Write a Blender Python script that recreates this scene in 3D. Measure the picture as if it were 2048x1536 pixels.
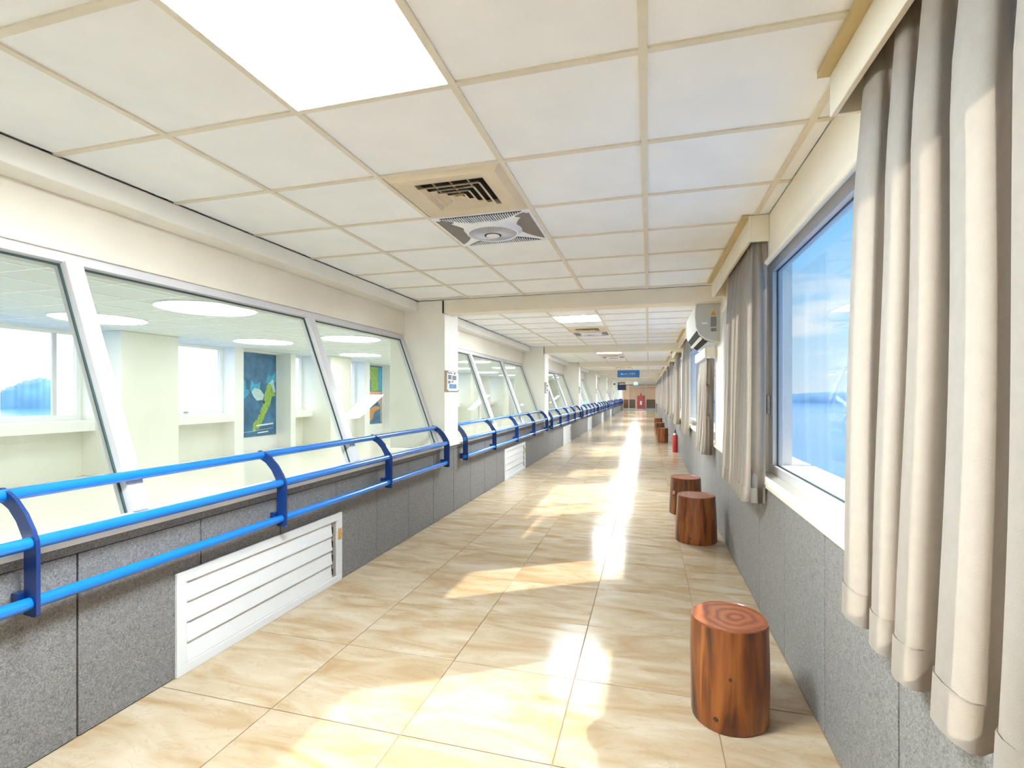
import bpy, math, random
from mathutils import Vector, Matrix
random.seed(7)
S = bpy.context.scene
for o in list(bpy.data.objects): bpy.data.objects.remove(o)
COL = S.collection
PI = math.pi

# ------------------------------------------------------------------ camera
cam = bpy.data.cameras.new('camera'); camo = bpy.data.objects.new('camera', cam); COL.objects.link(camo)
cam.sensor_width = 36.0; cam.lens = 991.74 / 2048 * 36.0; cam.shift_y = 21.05 / 2048
cam.clip_start = 0.05; cam.clip_end = 8000
camo.location = (0, 0, 1.3236); camo.rotation_euler = (PI / 2, 0, 0.26862)
S.camera = camo
# ------------------------------------------------------------------ exposure
S.view_settings.view_transform = 'Standard'; S.view_settings.look = 'None'
S.view_settings.exposure = 2.25; S.view_settings.gamma = 1.0; S.view_settings.use_curve_mapping = False
S.cycles.max_bounces = 14; S.cycles.diffuse_bounces = 8; S.cycles.glossy_bounces = 4
S.cycles.transparent_max_bounces = 24; S.cycles.transmission_bounces = 6
S.cycles.sample_clamp_indirect = 6.0
S.cycles.caustics_reflective = False; S.cycles.caustics_refractive = False
# ------------------------------------------------------------------ sky
SKY_BLUE, SKY_WHITE = .285, .86
w = bpy.data.worlds.new('sky'); S.world = w; w.use_nodes = True
nt = w.node_tree; N = nt.nodes; L = nt.links; N.clear()
def wn(t, **k):
    n = N.new(t)
    for a, b in k.items(): setattr(n, a, b)
    return n
tc = wn('ShaderNodeTexCoord'); sp = wn('ShaderNodeSeparateXYZ'); L.new(tc.outputs['Generated'], sp.inputs[0])
ramp = wn('ShaderNodeValToRGB'); L.new(sp.outputs['Z'], ramp.inputs[0])
cr = ramp.color_ramp; cr.elements[0].position = 0.0; cr.elements[0].color = (.70, .86, 1, 1)
cr.elements[1].position = .75; cr.elements[1].color = (.10, .34, .80, 1)
e = cr.elements.new(.12); e.color = (.46, .76, 1, 1); e = cr.elements.new(.3); e.color = (.22, .56, .96, 1)
mp = wn('ShaderNodeMapping'); mp.inputs['Scale'].default_value = (3, 3, 11); L.new(tc.outputs['Generated'], mp.inputs[0])
no = wn('ShaderNodeTexNoise'); no.inputs['Scale'].default_value = 1.6; no.inputs['Detail'].default_value = 6; L.new(mp.outputs[0], no.inputs['Vector'])
cl = wn('ShaderNodeValToRGB'); L.new(no.outputs['Fac'], cl.inputs[0])
cl.color_ramp.elements[0].position = .52; cl.color_ramp.elements[0].color = (0, 0, 0, 1)
cl.color_ramp.elements[1].position = .72; cl.color_ramp.elements[1].color = (.9, .9, .9, 1)
m1 = wn('ShaderNodeMix', data_type='RGBA'); L.new(cl.outputs[0], m1.inputs[0]); L.new(ramp.outputs[0], m1.inputs[6]); m1.inputs[7].default_value = (1, 1, 1, 1)
s1 = wn('ShaderNodeMix', data_type='RGBA', blend_type='MULTIPLY'); s1.inputs[0].default_value = 1; L.new(m1.outputs[2], s1.inputs[6]); s1.inputs[7].default_value = (SKY_BLUE,) * 3 + (1,)
mr = wn('ShaderNodeMapRange'); mr.interpolation_type = 'SMOOTHSTEP'
mr.inputs[1].default_value = .0; mr.inputs[2].default_value = -.55; L.new(sp.outputs['X'], mr.inputs[0])
m2 = wn('ShaderNodeMix', data_type='RGBA'); L.new(mr.outputs[0], m2.inputs[0]); L.new(s1.outputs[2], m2.inputs[6]); m2.inputs[7].default_value = (SKY_WHITE, SKY_WHITE, SKY_WHITE, 1)
bg = wn('ShaderNodeBackground'); L.new(m2.outputs[2], bg.inputs[0]); wo = wn('ShaderNodeOutputWorld'); L.new(bg.outputs[0], wo.inputs[0])
# ------------------------------------------------------------------ sun
sun = bpy.data.lights.new('sun', 'SUN'); sun.energy = 2.0; sun.angle = math.radians(.8); sun.color = (1, .93, .78)
suno = bpy.data.objects.new('sun', sun); COL.objects.link(suno)
suno.rotation_euler = Vector((-1, -.62, -1.0)).to_track_quat('-Z', 'Y').to_euler()
suno.location = (8, 8, 12)
PANEL_L, ROUND_L = 35.0, 2.0

# ------------------------------------------------------------------ materials
MATS = {}
def mat(name, col, rough=.5, metal=0, var=0, vscale=8, bump=0, bscale=60, emit=None, coat=0, spec=.5, trans=0, vec='Object', stretch=None, var_col=None, detail=3):
    if name in MATS: return MATS[name]
    m = bpy.data.materials.new(name); m.use_nodes = True; MATS[name] = m
    t = m.node_tree; b = t.nodes['Principled BSDF']
    b.inputs['Base Color'].default_value = (*col, 1); b.inputs['Roughness'].default_value = rough
    b.inputs['Metallic'].default_value = metal; b.inputs['Coat Weight'].default_value = coat
    b.inputs['Specular IOR Level'].default_value = spec; b.inputs['Coat Roughness'].default_value = .08
    def coords():
        tcn = t.nodes.new('ShaderNodeTexCoord'); src = tcn.outputs['Object']
        if vec == 'World':
            g = t.nodes.new('ShaderNodeNewGeometry'); src = g.outputs['Position']
        if stretch:
            mpn = t.nodes.new('ShaderNodeMapping'); mpn.inputs['Scale'].default_value = stretch
            t.links.new(src, mpn.inputs[0]); src = mpn.outputs[0]
        return src
    if var or bump: src = coords()
    if var:
        n = t.nodes.new('ShaderNodeTexNoise'); n.inputs['Scale'].default_value = vscale; n.inputs['Detail'].default_value = detail
        t.links.new(src, n.inputs['Vector'])
        mx = t.nodes.new('ShaderNodeMix'); mx.data_type = 'RGBA'
        lo = tuple(max(0, c * (1 - var)) for c in col) if var_col is None else var_col
        hi = tuple(min(1, c * (1 + var)) for c in col) if var_col is None else col
        mx.inputs[6].default_value = (*lo, 1); mx.inputs[7].default_value = (*hi, 1)
        rr = t.nodes.new('ShaderNodeMapRange'); rr.inputs[1].default_value = .3; rr.inputs[2].default_value = .7
        t.links.new(n.outputs['Fac'], rr.inputs[0]); t.links.new(rr.outputs[0], mx.inputs[0])
        t.links.new(mx.outputs[2], b.inputs['Base Color'])
    if bump:
        n2 = t.nodes.new('ShaderNodeTexNoise'); n2.inputs['Scale'].default_value = bscale; n2.inputs['Detail'].default_value = 2
        t.links.new(src, n2.inputs['Vector'])
        bp = t.nodes.new('ShaderNodeBump'); bp.inputs['Strength'].default_value = bump; bp.inputs['Distance'].default_value = .01
        t.links.new(n2.outputs['Fac'], bp.inputs['Height']); t.links.new(bp.outputs[0], b.inputs['Normal'])
    if emit:
        b.inputs['Emission Color'].default_value = (*emit[0], 1); b.inputs['Emission Strength'].default_value = emit[1]
    if trans:
        o = t.nodes['Material Output']; tr = t.nodes.new('ShaderNodeBsdfTranslucent'); tr.inputs[0].default_value = (*[min(1, c * 1.3) for c in col], 1)
        mm = t.nodes.new('ShaderNodeMixShader'); mm.inputs[0].default_value = trans
        t.links.new(b.outputs[0], mm.inputs[1]); t.links.new(tr.outputs[0], mm.inputs[2]); t.links.new(mm.outputs[0], o.inputs[0])
    return m
def glass(name, tint, refl=.04, power=4.0, gmax=.7):
    m = bpy.data.materials.new(name); m.use_nodes = True; t = m.node_tree; t.nodes.clear(); MATS[name] = m
    o = t.nodes.new('ShaderNodeOutputMaterial'); tr = t.nodes.new('ShaderNodeBsdfTransparent'); tr.inputs[0].default_value = (*tint, 1)
    gl = t.nodes.new('ShaderNodeBsdfGlossy'); gl.inputs['Roughness'].default_value = 0.0
    lw = t.nodes.new('ShaderNodeLayerWeight'); lw.inputs[0].default_value = .5
    p = t.nodes.new('ShaderNodeMath'); p.operation = 'POWER'; p.inputs[1].default_value = power; t.links.new(lw.outputs['Facing'], p.inputs[0])
    q = t.nodes.new('ShaderNodeMath'); q.operation = 'MULTIPLY_ADD'; q.inputs[1].default_value = gmax; q.inputs[2].default_value = refl; t.links.new(p.outputs[0], q.inputs[0])
    mx = t.nodes.new('ShaderNodeMixShader'); t.links.new(q.outputs[0], mx.inputs[0]); t.links.new(tr.outputs[0], mx.inputs[1]); t.links.new(gl.outputs[0], mx.inputs[2])
    t.links.new(mx.outputs[0], o.inputs[0]); return m
def grid_mat(name, col, line, px, py, ox, oy, wid, rough, base=None):
    """a surface with straight joints by world position, for where pieces are too far off to tell apart"""
    m = base(name) if base else mat(name, col, rough)
    t = m.node_tree; b = t.nodes['Principled BSDF']
    g = t.nodes.new('ShaderNodeNewGeometry'); s = t.nodes.new('ShaderNodeSeparateXYZ'); t.links.new(g.outputs['Position'], s.inputs[0])
    outs = []
    for ax, p, o_ in (('X', px, ox), ('Y', py, oy)):
        a = t.nodes.new('ShaderNodeMath'); a.operation = 'SUBTRACT'; a.inputs[1].default_value = o_; t.links.new(s.outputs[ax], a.inputs[0])
        c = t.nodes.new('ShaderNodeMath'); c.operation = 'PINGPONG'; c.inputs[1].default_value = p / 2; t.links.new(a.outputs[0], c.inputs[0])
        d = t.nodes.new('ShaderNodeMath'); d.operation = 'LESS_THAN'; d.inputs[1].default_value = wid / 2; t.links.new(c.outputs[0], d.inputs[0]); outs.append(d)
    mx = t.nodes.new('ShaderNodeMath'); mx.operation = 'MAXIMUM'; t.links.new(outs[0].outputs[0], mx.inputs[0]); t.links.new(outs[1].outputs[0], mx.inputs[1])
    c = t.nodes.new('ShaderNodeMix'); c.data_type = 'RGBA'; t.links.new(mx.outputs[0], c.inputs[0])
    lk = [l for l in t.links if l.to_socket == b.inputs['Base Color']]
    if lk: t.links.new(lk[0].from_socket, c.inputs[6])
    else: c.inputs[6].default_value = (*col, 1)
    c.inputs[7].default_value = (*line, 1); t.links.new(c.outputs[2], b.inputs['Base Color'])
    return m
def marble(name):
    m = bpy.data.materials.new(name); m.use_nodes = True; MATS[name] = m
    t = m.node_tree; b = t.nodes['Principled BSDF']; b.inputs['Roughness'].default_value = .15; b.inputs['Specular IOR Level'].default_value = .10
    g = t.nodes.new('ShaderNodeNewGeometry'); oi = t.nodes.new('ShaderNodeObjectInfo')
    cb = t.nodes.new('ShaderNodeCombineXYZ')
    for k, mul in (('X', 17.), ('Y', 31.), ('Z', 9.)):
        mm = t.nodes.new('ShaderNodeMath'); mm.operation = 'MULTIPLY'; mm.inputs[1].default_value = mul
        t.links.new(oi.outputs['Random'], mm.inputs[0]); t.links.new(mm.outputs[0], cb.inputs[k])
    ad = t.nodes.new('ShaderNodeVectorMath'); t.links.new(g.outputs['Position'], ad.inputs[0]); t.links.new(cb.outputs[0], ad.inputs[1])
    rot = t.nodes.new('ShaderNodeMapping'); rot.inputs['Rotation'].default_value = (0, 0, .55); rot.inputs['Scale'].default_value = (1.3, 4.2, 1); t.links.new(ad.outputs[0], rot.inputs[0])
    n1 = t.nodes.new('ShaderNodeTexNoise'); n1.inputs['Scale'].default_value = 1.5; n1.inputs['Detail'].default_value = 5; n1.inputs['Distortion'].default_value = 1.2; t.links.new(rot.outputs[0], n1.inputs['Vector'])
    r1 = t.nodes.new('ShaderNodeValToRGB'); t.links.new(n1.outputs['Fac'], r1.inputs[0])
    r1.color_ramp.elements[0].position = .30; r1.color_ramp.elements[0].color = (.30, .195, .098, 1)
    r1.color_ramp.elements[1].position = .74; r1.color_ramp.elements[1].color = (.44, .36, .265, 1)
    ee = r1.color_ramp.elements.new(.5); ee.color = (.375, .28, .18, 1)
    n2 = t.nodes.new('ShaderNodeTexNoise'); n2.inputs['Scale'].default_value = 2.3; n2.inputs['Detail'].default_value = 4; n2.inputs['Distortion'].default_value = 2.0; t.links.new(rot.outputs[0], n2.inputs['Vector'])
    pp = t.nodes.new('ShaderNodeMath'); pp.operation = 'SUBTRACT'; pp.inputs[1].default_value = .5; t.links.new(n2.outputs['Fac'], pp.inputs[0])
    pa = t.nodes.new('ShaderNodeMath'); pa.operation = 'ABSOLUTE'; t.links.new(pp.outputs[0], pa.inputs[0])
    vr = t.nodes.new('ShaderNodeMapRange'); vr.inputs[1].default_value = 0; vr.inputs[2].default_value = .022; vr.inputs[3].default_value = .28; vr.inputs[4].default_value = 0; t.links.new(pa.outputs[0], vr.inputs[0])
    mx = t.nodes.new('ShaderNodeMix'); mx.data_type = 'RGBA'; t.links.new(vr.outputs[0], mx.inputs[0]); t.links.new(r1.outputs[0], mx.inputs[6]); mx.inputs[7].default_value = (.235, .15, .075, 1)
    t.links.new(mx.outputs[2], b.inputs['Base Color'])
    return m
def wood(name, side=True):
    m = bpy.data.materials.new(name); m.use_nodes = True; MATS[name] = m
    t = m.node_tree; b = t.nodes['Principled BSDF']; b.inputs['Roughness'].default_value = .38; b.inputs['Coat Weight'].default_value = .3; b.inputs['Coat Roughness'].default_value = .12
    tcn = t.nodes.new('ShaderNodeTexCoord'); oi = t.nodes.new('ShaderNodeObjectInfo')
    ad = t.nodes.new('ShaderNodeVectorMath'); t.links.new(tcn.outputs['Object'], ad.inputs[0])
    rampn = t.nodes.new('ShaderNodeValToRGB')
    if side:
        mm = t.nodes.new('ShaderNodeMath'); mm.operation = 'MULTIPLY'; mm.inputs[1].default_value = 23; t.links.new(oi.outputs['Random'], mm.inputs[0]); t.links.new(mm.outputs[0], ad.inputs[1])
        mp_ = t.nodes.new('ShaderNodeMapping'); mp_.inputs['Scale'].default_value = (13, 13, 1.5); t.links.new(ad.outputs[0], mp_.inputs[0])
        n = t.nodes.new('ShaderNodeTexNoise'); n.inputs['Scale'].default_value = 1.5; n.inputs['Detail'].default_value = 6; n.inputs['Distortion'].default_value = .9
        t.links.new(mp_.outputs[0], n.inputs['Vector']); t.links.new(n.outputs['Fac'], rampn.inputs[0])
        els = [(.30, (.028, .007, .002)), (.42, (.11, .027, .005)), (.55, (.21, .055, .008)), (.75, (.31, .10, .018))]
    else:
        ln = t.nodes.new('ShaderNodeTexNoise'); ln.inputs['Scale'].default_value = 7; ln.inputs['Detail'].default_value = 2; t.links.new(tcn.outputs['Object'], ln.inputs['Vector'])
        sc = t.nodes.new('ShaderNodeVectorMath'); sc.operation = 'SCALE'; sc.inputs['Scale'].default_value = .09; t.links.new(ln.outputs['Color'], sc.inputs[0])
        ad.operation = 'ADD'; t.links.new(sc.outputs[0], ad.inputs[1])
        off = t.nodes.new('ShaderNodeVectorMath'); off.operation = 'SUBTRACT'; off.inputs[1].default_value = (.07, .045, .045); t.links.new(ad.outputs[0], off.inputs[0])
        fl = t.nodes.new('ShaderNodeVectorMath'); fl.operation = 'MULTIPLY'; fl.inputs[1].default_value = (1, 1, 0); t.links.new(off.outputs[0], fl.inputs[0])
        ln2 = t.nodes.new('ShaderNodeVectorMath'); ln2.operation = 'LENGTH'; t.links.new(fl.outputs[0], ln2.inputs[0])
        ms = t.nodes.new('ShaderNodeMath'); ms.operation = 'MULTIPLY'; ms.inputs[1].default_value = 140; t.links.new(ln2.outputs['Value'], ms.inputs[0])
        sn = t.nodes.new('ShaderNodeMath'); sn.operation = 'SINE'; t.links.new(ms.outputs[0], sn.inputs[0])
        mr_ = t.nodes.new('ShaderNodeMapRange'); mr_.inputs[1].default_value = -1; mr_.inputs[2].default_value = 1; t.links.new(sn.outputs[0], mr_.inputs[0]); t.links.new(mr_.outputs[0], rampn.inputs[0])
        els = [(0, (.15, .036, .012)), (.3, (.22, .055, .018)), (.7, (.25, .068, .023)), (1, (.29, .09, .03))]
    c = rampn.color_ramp; c.elements[0].position = els[0][0]; c.elements[0].color = (*els[0][1], 1); c.elements[1].position = els[-1][0]; c.elements[1].color = (*els[-1][1], 1)
    for p_, cc in els[1:-1]: q = c.elements.new(p_); q.color = (*cc, 1)
    t.links.new(rampn.outputs[0], b.inputs['Base Color']); return m
def granite(name, lo, hi, rough=.55):
    m = bpy.data.materials.new(name); m.use_nodes = True; MATS[name] = m
    t = m.node_tree; b = t.nodes['Principled BSDF']; b.inputs['Roughness'].default_value = rough
    g = t.nodes.new('ShaderNodeNewGeometry')
    n = t.nodes.new('ShaderNodeTexNoise'); n.inputs['Scale'].default_value = 75; n.inputs['Detail'].default_value = 3; n.inputs['Distortion'].default_value = 2.2; t.links.new(g.outputs['Position'], n.inputs['Vector'])
    r = t.nodes.new('ShaderNodeValToRGB'); t.links.new(n.outputs['Fac'], r.inputs[0])
    r.color_ramp.elements[0].position = .34; r.color_ramp.elements[0].color = (*lo, 1); r.color_ramp.elements[1].position = .66; r.color_ramp.elements[1].color = (*hi, 1)
    t.links.new(r.outputs[0], b.inputs['Base Color'])
    bp = t.nodes.new('ShaderNodeBump'); bp.inputs['Strength'].default_value = .25; bp.inputs['Distance'].default_value = .003; t.links.new(n.outputs['Fac'], bp.inputs['Height']); t.links.new(bp.outputs[0], b.inputs['Normal'])
    return m

M_marble = marble('beige marble tile')
M_marble_far = grid_mat('beige marble floor', (0, 0, 0), (.22, .14, .075), .6, .556, -1.533, 1.745, .006, .14, base=marble)
mat('grout', (.30, .20, .11), .8)
mat('cream paint', (.84, .77, .635), .6, var=.03, vscale=3, vec='World')
mat('pale paint', (.86, .83, .745), .55, var=.03, vscale=3, vec='World')
mat('ceiling tile', (.90, .91, .92), .75, var=.025, vscale=5, vec='World')
mat('grid bar', (.74, .68, .56), .5, var=.03, vscale=20)
grid_mat('ceiling far', (.86, .86, .85), (.62, .54, .40), .605, .5566, -1.831, 1.524, .024, .7)
M_granL = granite('grey granite board', (.105, .099, .096), (.245, .233, .226))
M_granR = granite('pale grey granite board', (.138, .132, .125), (.308, .295, .278))
mat('joint dark', (.07, .065, .06), .8)
mat('white aluminium', (.69, .67, .68), .35, var=.02, vscale=6)
mat('white plastic', (.63, .625, .62), .35, var=.015, vscale=6)
mat('white ledge', (.84, .82, .76), .3, var=.02, vscale=4)
mat('gasket', (.03, .06, .06), .5, var=.05)
mat('rail blue', (.004, .155, .54), .22, coat=.4, var=.04, vscale=4)
mat('bracket blue', (.003, .028, .14), .3, coat=.3, var=.05, vscale=6)
M_glassL = glass('green tinted glass', (.955, .985, .975), .006, 5.0, .25)
M_glassR = glass('clear window glass', (.975, .985, .99), .03, 4.0, .55)
M_glassH = glass('hall window glass', (.98, .99, .99), .02, 5.0, .3)
mat('curtain', (.385, .335, .28), .85, var=.04, vscale=40, bump=.15, bscale=400, trans=.30, spec=.2)
mat('pelmet board', (.80, .74, .61), .5, var=.03, vscale=4)
mat('ceiling strip', (.55, .42, .19), .45, var=.05, vscale=5)
mat('diffuser cream', (.72, .61, .44), .45, var=.04, vscale=6)
mat('void shade', (.012, .011, .010), .9, var=.1)  # near-black colour stands in for shade inside fan, duct and outlet openings
mat('fan white', (.88, .88, .92), .3, var=.02, vscale=6)
mat('fan grey', (.40, .37, .38), .5, var=.08, vscale=30)
mat('fan mesh', (.22, .19, .17), .6, var=.25, vscale=220)
mat('lamp panel', (1, 1, 1), .4, emit=((.82, .93, 1.0), PANEL_L))
mat('round lamp panel', (1, 1, 1), .4, emit=((1, 1, .97), ROUND_L))
mat('hall paint', (.82, .82, .75), .6, var=.02, vscale=3, vec='World')
mat('hall white', (.88, .88, .86), .5, var=.015, vscale=3)
mat('hall ceiling', (.70, .75, .76), .7, var=.02, vscale=2, vec='World')
mat('hall bar', (.90, .90, .88), .5, var=.02)
grid_mat('hall floor tile', (.74, .70, .60), (.60, .56, .47), .6, .6, -2.7, 0, .006, .22)
mat('chrome', (.6, .6, .6), .25, metal=1, var=.05, vscale=20)
mat('steel', (.42, .40, .38), .4, metal=.8, var=.15, vscale=60)
mat('brass latch', (.48, .25, .06), .4, var=.15, vscale=40)
mat('black plastic', (.015, .015, .016), .4, var=.1)
mat('ac white', (.74, .74, .71), .35, var=.02, vscale=5)
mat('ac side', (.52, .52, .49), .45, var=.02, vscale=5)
mat('sticker grey', (.20, .21, .22), .6, var=.2, vscale=200)
mat('sticker yellow', (.55, .30, .02), .5, var=.1, vscale=60)
mat('paper', (.80, .80, .80), .6, var=.03, vscale=20)
mat('print dark', (.16, .16, .20), .6, var=.5, vscale=60)
mat('print blue', (.10, .24, .40), .5, var=.4, vscale=30)
mat('wood backing', (.42, .28, .16), .5, var=.1, vscale=20, stretch=(1, 1, 12))
mat('sign blue', (.0, .15, .48), .35, var=.05, vscale=6)
mat('letter white', (.82, .86, .9), .5, var=.02)
mat('fire red', (.45, .02, .025), .35, coat=.4, var=.08, vscale=8)
mat('screen', (.004, .02, .09), .15, var=.3, vscale=6)
mat('exit green', (.05, .35, .35), .4, emit=((.12, .7, .65), .12))
mat('peach wall', (.78, .55, .34), .6, var=.04, vscale=3)
mat('brown panel', (.24, .09, .03), .35, var=.2, vscale=5, stretch=(1, 1, 5))
mat('olive panel', (.16, .115, .065), .6, var=.2, vscale=40)
mat('sea', (.03, .20, .50), .12, var=.35, vscale=.06, bump=.08, bscale=.6, vec='World', detail=6)
mat('hill haze blue', (.10, .24, .42), .9, var=.25, vscale=.05, vec='World')  # blue haze of distance painted into the hills' base colour
mat('outer wall white', (.82, .82, .83), .6, var=.02, vscale=3, vec='World')
M_woodS, M_woodT = wood('stump side'), wood('stump top', False)
mat('poster blue', (.06, .18, .34), .4, var=.35, vscale=4)
mat('poster cyan', (.08, .42, .68), .4, var=.2, vscale=10)
mat('poster pale', (.50, .70, .72), .4, var=.12, vscale=14)
mat('poster green', (.30, .48, .10), .4, var=.25, vscale=14)
mat('poster orange', (.66, .30, .08), .4, var=.25, vscale=14)
mat('poster skin', (.72, .42, .28), .4, var=.15, vscale=14)
mat('poster grey', (.42, .40, .32), .4, var=.1, vscale=14)
def M(x): return MATS[x] if isinstance(x, str) else x

# ------------------------------------------------------------------ mesh helpers
class MB:
    def __init__(s): s.v = []; s.f = []
    def add(s, vs, fs):
        o = len(s.v); s.v += [tuple(p) for p in vs]; s.f += [tuple(i + o for i in f) for f in fs]; return s
    def box(s, x0, x1, y0, y1, z0, z1):
        return s.add([(x0, y0, z0), (x1, y0, z0), (x1, y1, z0), (x0, y1, z0), (x0, y0, z1), (x1, y0, z1), (x1, y1, z1), (x0, y1, z1)],
                     [(3, 2, 1, 0), (4, 5, 6, 7), (0, 1, 5, 4), (1, 2, 6, 5), (2, 3, 7, 6), (3, 0, 4, 7)])
    def bbox(s, x0, x1, y0, y1, z0, z1, b=.004):
        """box with chamfered edges"""
        pts = []; idx = {}
        X = (x0, x1); Y = (y0, y1); Z = (z0, z1)
        for i in (0, 1):
            for j in (0, 1):
                for k in (0, 1):
                    sx, sy, sz = (1 - 2 * i), (1 - 2 * j), (1 - 2 * k)
                    for a in range(3):
                        p = [X[i] + sx * b, Y[j] + sy * b, Z[k] + sz * b]
                        p[a] = (X[i], Y[j], Z[k])[a]
                        idx[(i, j, k, a)] = len(pts); pts.append(p)
        F = []
        for a, (u, v) in ((0, (1, 2)), (1, (2, 0)), (2, (0, 1))):
            for sd in (0, 1):
                q = []
                for (p, r) in ((0, 0), (1, 0), (1, 1), (0, 1)):
                    t = [0, 0, 0]; t[a] = sd; t[u] = p; t[v] = r; q.append(idx[(*t, a)])
                F.append(q if sd else q[::-1])
        for a, (u, v) in ((0, (1, 2)), (1, (2, 0)), (2, (0, 1))):
            for p in (0, 1):
                for r in (0, 1):
                    t0 = [0, 0, 0]; t0[u] = p; t0[v] = r; t1 = t0[:]; t0[a] = 0; t1[a] = 1
                    q = [idx[(*t0, u)], idx[(*t1, u)], idx[(*t1, v)], idx[(*t0, v)]]
                    F.append(q if (p == r) else q[::-1])
        for i in (0, 1):
            for j in (0, 1):
                for k in (0, 1):
                    q = [idx[(i, j, k, 0)], idx[(i, j, k, 1)], idx[(i, j, k, 2)]]
                    F.append(q if (i + j + k) % 2 else q[::-1])
        return s.add(pts, F)
    def prism(s, poly, axis, a0, a1):
        """poly: (p,q) points; axis y -> (x,z), axis x -> (y,z), axis z -> (x,y)"""
        n = len(poly); mk = {'y': lambda p, a: (p[0], a, p[1]), 'x': lambda p, a: (a, p[0], p[1]), 'z': lambda p, a: (p[0], p[1], a)}[axis]
        vs = [mk(p, a0) for p in poly] + [mk(p, a1) for p in poly]
        return s.add(vs, [tuple(range(n))[::-1], tuple(range(n, 2 * n))] + [(i, (i + 1) % n, n + (i + 1) % n, n + i) for i in range(n)])
    def tube(s, p0, p1, r, n=14, r1=None):
        p0, p1 = Vector(p0), Vector(p1); d = (p1 - p0).normalized(); a = d.orthogonal().normalized(); b = d.cross(a)
        r1 = r if r1 is None else r1
        vs = [p0 + (a * math.cos(2 * PI * i / n) + b * math.sin(2 * PI * i / n)) * r for i in range(n)] + [p1 + (a * math.cos(2 * PI * i / n) + b * math.sin(2 * PI * i / n)) * r1 for i in range(n)]
        return s.add(vs, [tuple(range(n))[::-1], tuple(range(n, 2 * n))] + [(i, (i + 1) % n, n + (i + 1) % n, n + i) for i in range(n)])
    def path(s, pts, r, n=8):
        for a, b in zip(pts, pts[1:]): s.tube(a, b, r, n)
        return s
    def lathe(s, prof, n=24, c=(0, 0, 0)):
        vs = []; fs = []
        for (r, z) in prof: vs += [(c[0] + r * math.cos(2 * PI * i / n), c[1] + r * math.sin(2 * PI * i / n), c[2] + z) for i in range(n)]
        for k in range(len(prof) - 1): fs += [(k * n + i, k * n + (i + 1) % n, (k + 1) * n + (i + 1) % n, (k + 1) * n + i) for i in range(n)]
        fs += [tuple(range(n))[::-1], tuple(range((len(prof) - 1) * n, len(prof) * n))]
        return s.add(vs, fs)
    def mesh(s, name):
        m = bpy.data.meshes.new(name); m.from_pydata(s.v, [], s.f); m.validate(); m.update(); return m
def obj(name, mb, m, parent=None, smooth=None, loc=(0, 0, 0)):
    me = mb.mesh(name) if isinstance(mb, MB) else mb
    if m is not None and not me.materials: me.materials.append(M(m))
    if smooth:
        me.shade_smooth(); me.set_sharp_from_angle(angle=math.radians(smooth))
    o = bpy.data.objects.new(name, me); COL.objects.link(o); o.parent = parent; o.location = loc
    return o
def tag(o, label, cat, group=None):
    o['label'] = label; o['category'] = cat
    if group: o['group'] = group
    return o
def thing(name, label, cat, loc=(0, 0, 0), group=None):
    o = bpy.data.objects.new(name, None); COL.objects.link(o); o.location = loc; o.empty_display_size = .1
    return tag(o, label, cat, group)
def struct(name, mb, m, label, cat, parent=None, smooth=None):
    o = obj(name, mb, m, parent, smooth); o['kind'] = 'structure'
    if parent is None: o['label'] = label; o['category'] = cat
    return o
ORD = ['nearest', 'second', 'third', 'fourth', 'fifth', 'sixth', 'seventh', 'eighth', 'ninth']

# ------------------------------------------------------------------ dimensions
XL, XR, CH = -2.13, .66, 2.345
Y0, YE = -6.0, 43.6
BAY = 5.37
def bay(k): return BAY * k            # a bay runs from bay(k) to bay(k)+4.97, the pillar behind it is .40 deep
NB = 8

# ------------------------------------------------------------------ floor
rows = [.633 + .556 * i for i in range(17)]            # tile rows that can be told apart
xs = [XL, -1.533, -.933, -.333, .267, XR]
fl = struct('floor', MB().box(XL - .03, XR + .03, rows[-1], YE, -.06, 0).box(XL - .03, XR + .03, Y0, rows[0], -.06, 0), M_marble_far, 'glossy beige marble tile floor running down the corridor', 'floor')
obj('grout_bed', MB().box(XL - .03, XR + .03, rows[0], rows[-1], -.06, -.004), 'grout', fl)
tm = {}
for i in range(5):
    wd = xs[i + 1] - xs[i] - .004
    tm[i] = MB().bbox(-wd / 2, wd / 2, -.276, .276, -.004, 0, .0012).mesh('floor_tile')
for r in range(len(rows) - 1):
    for i in range(5):
        obj('floor_tile', tm[i], M_marble, fl, loc=((xs[i] + xs[i + 1]) / 2, (rows[r] + rows[r + 1]) / 2, 0))

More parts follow.
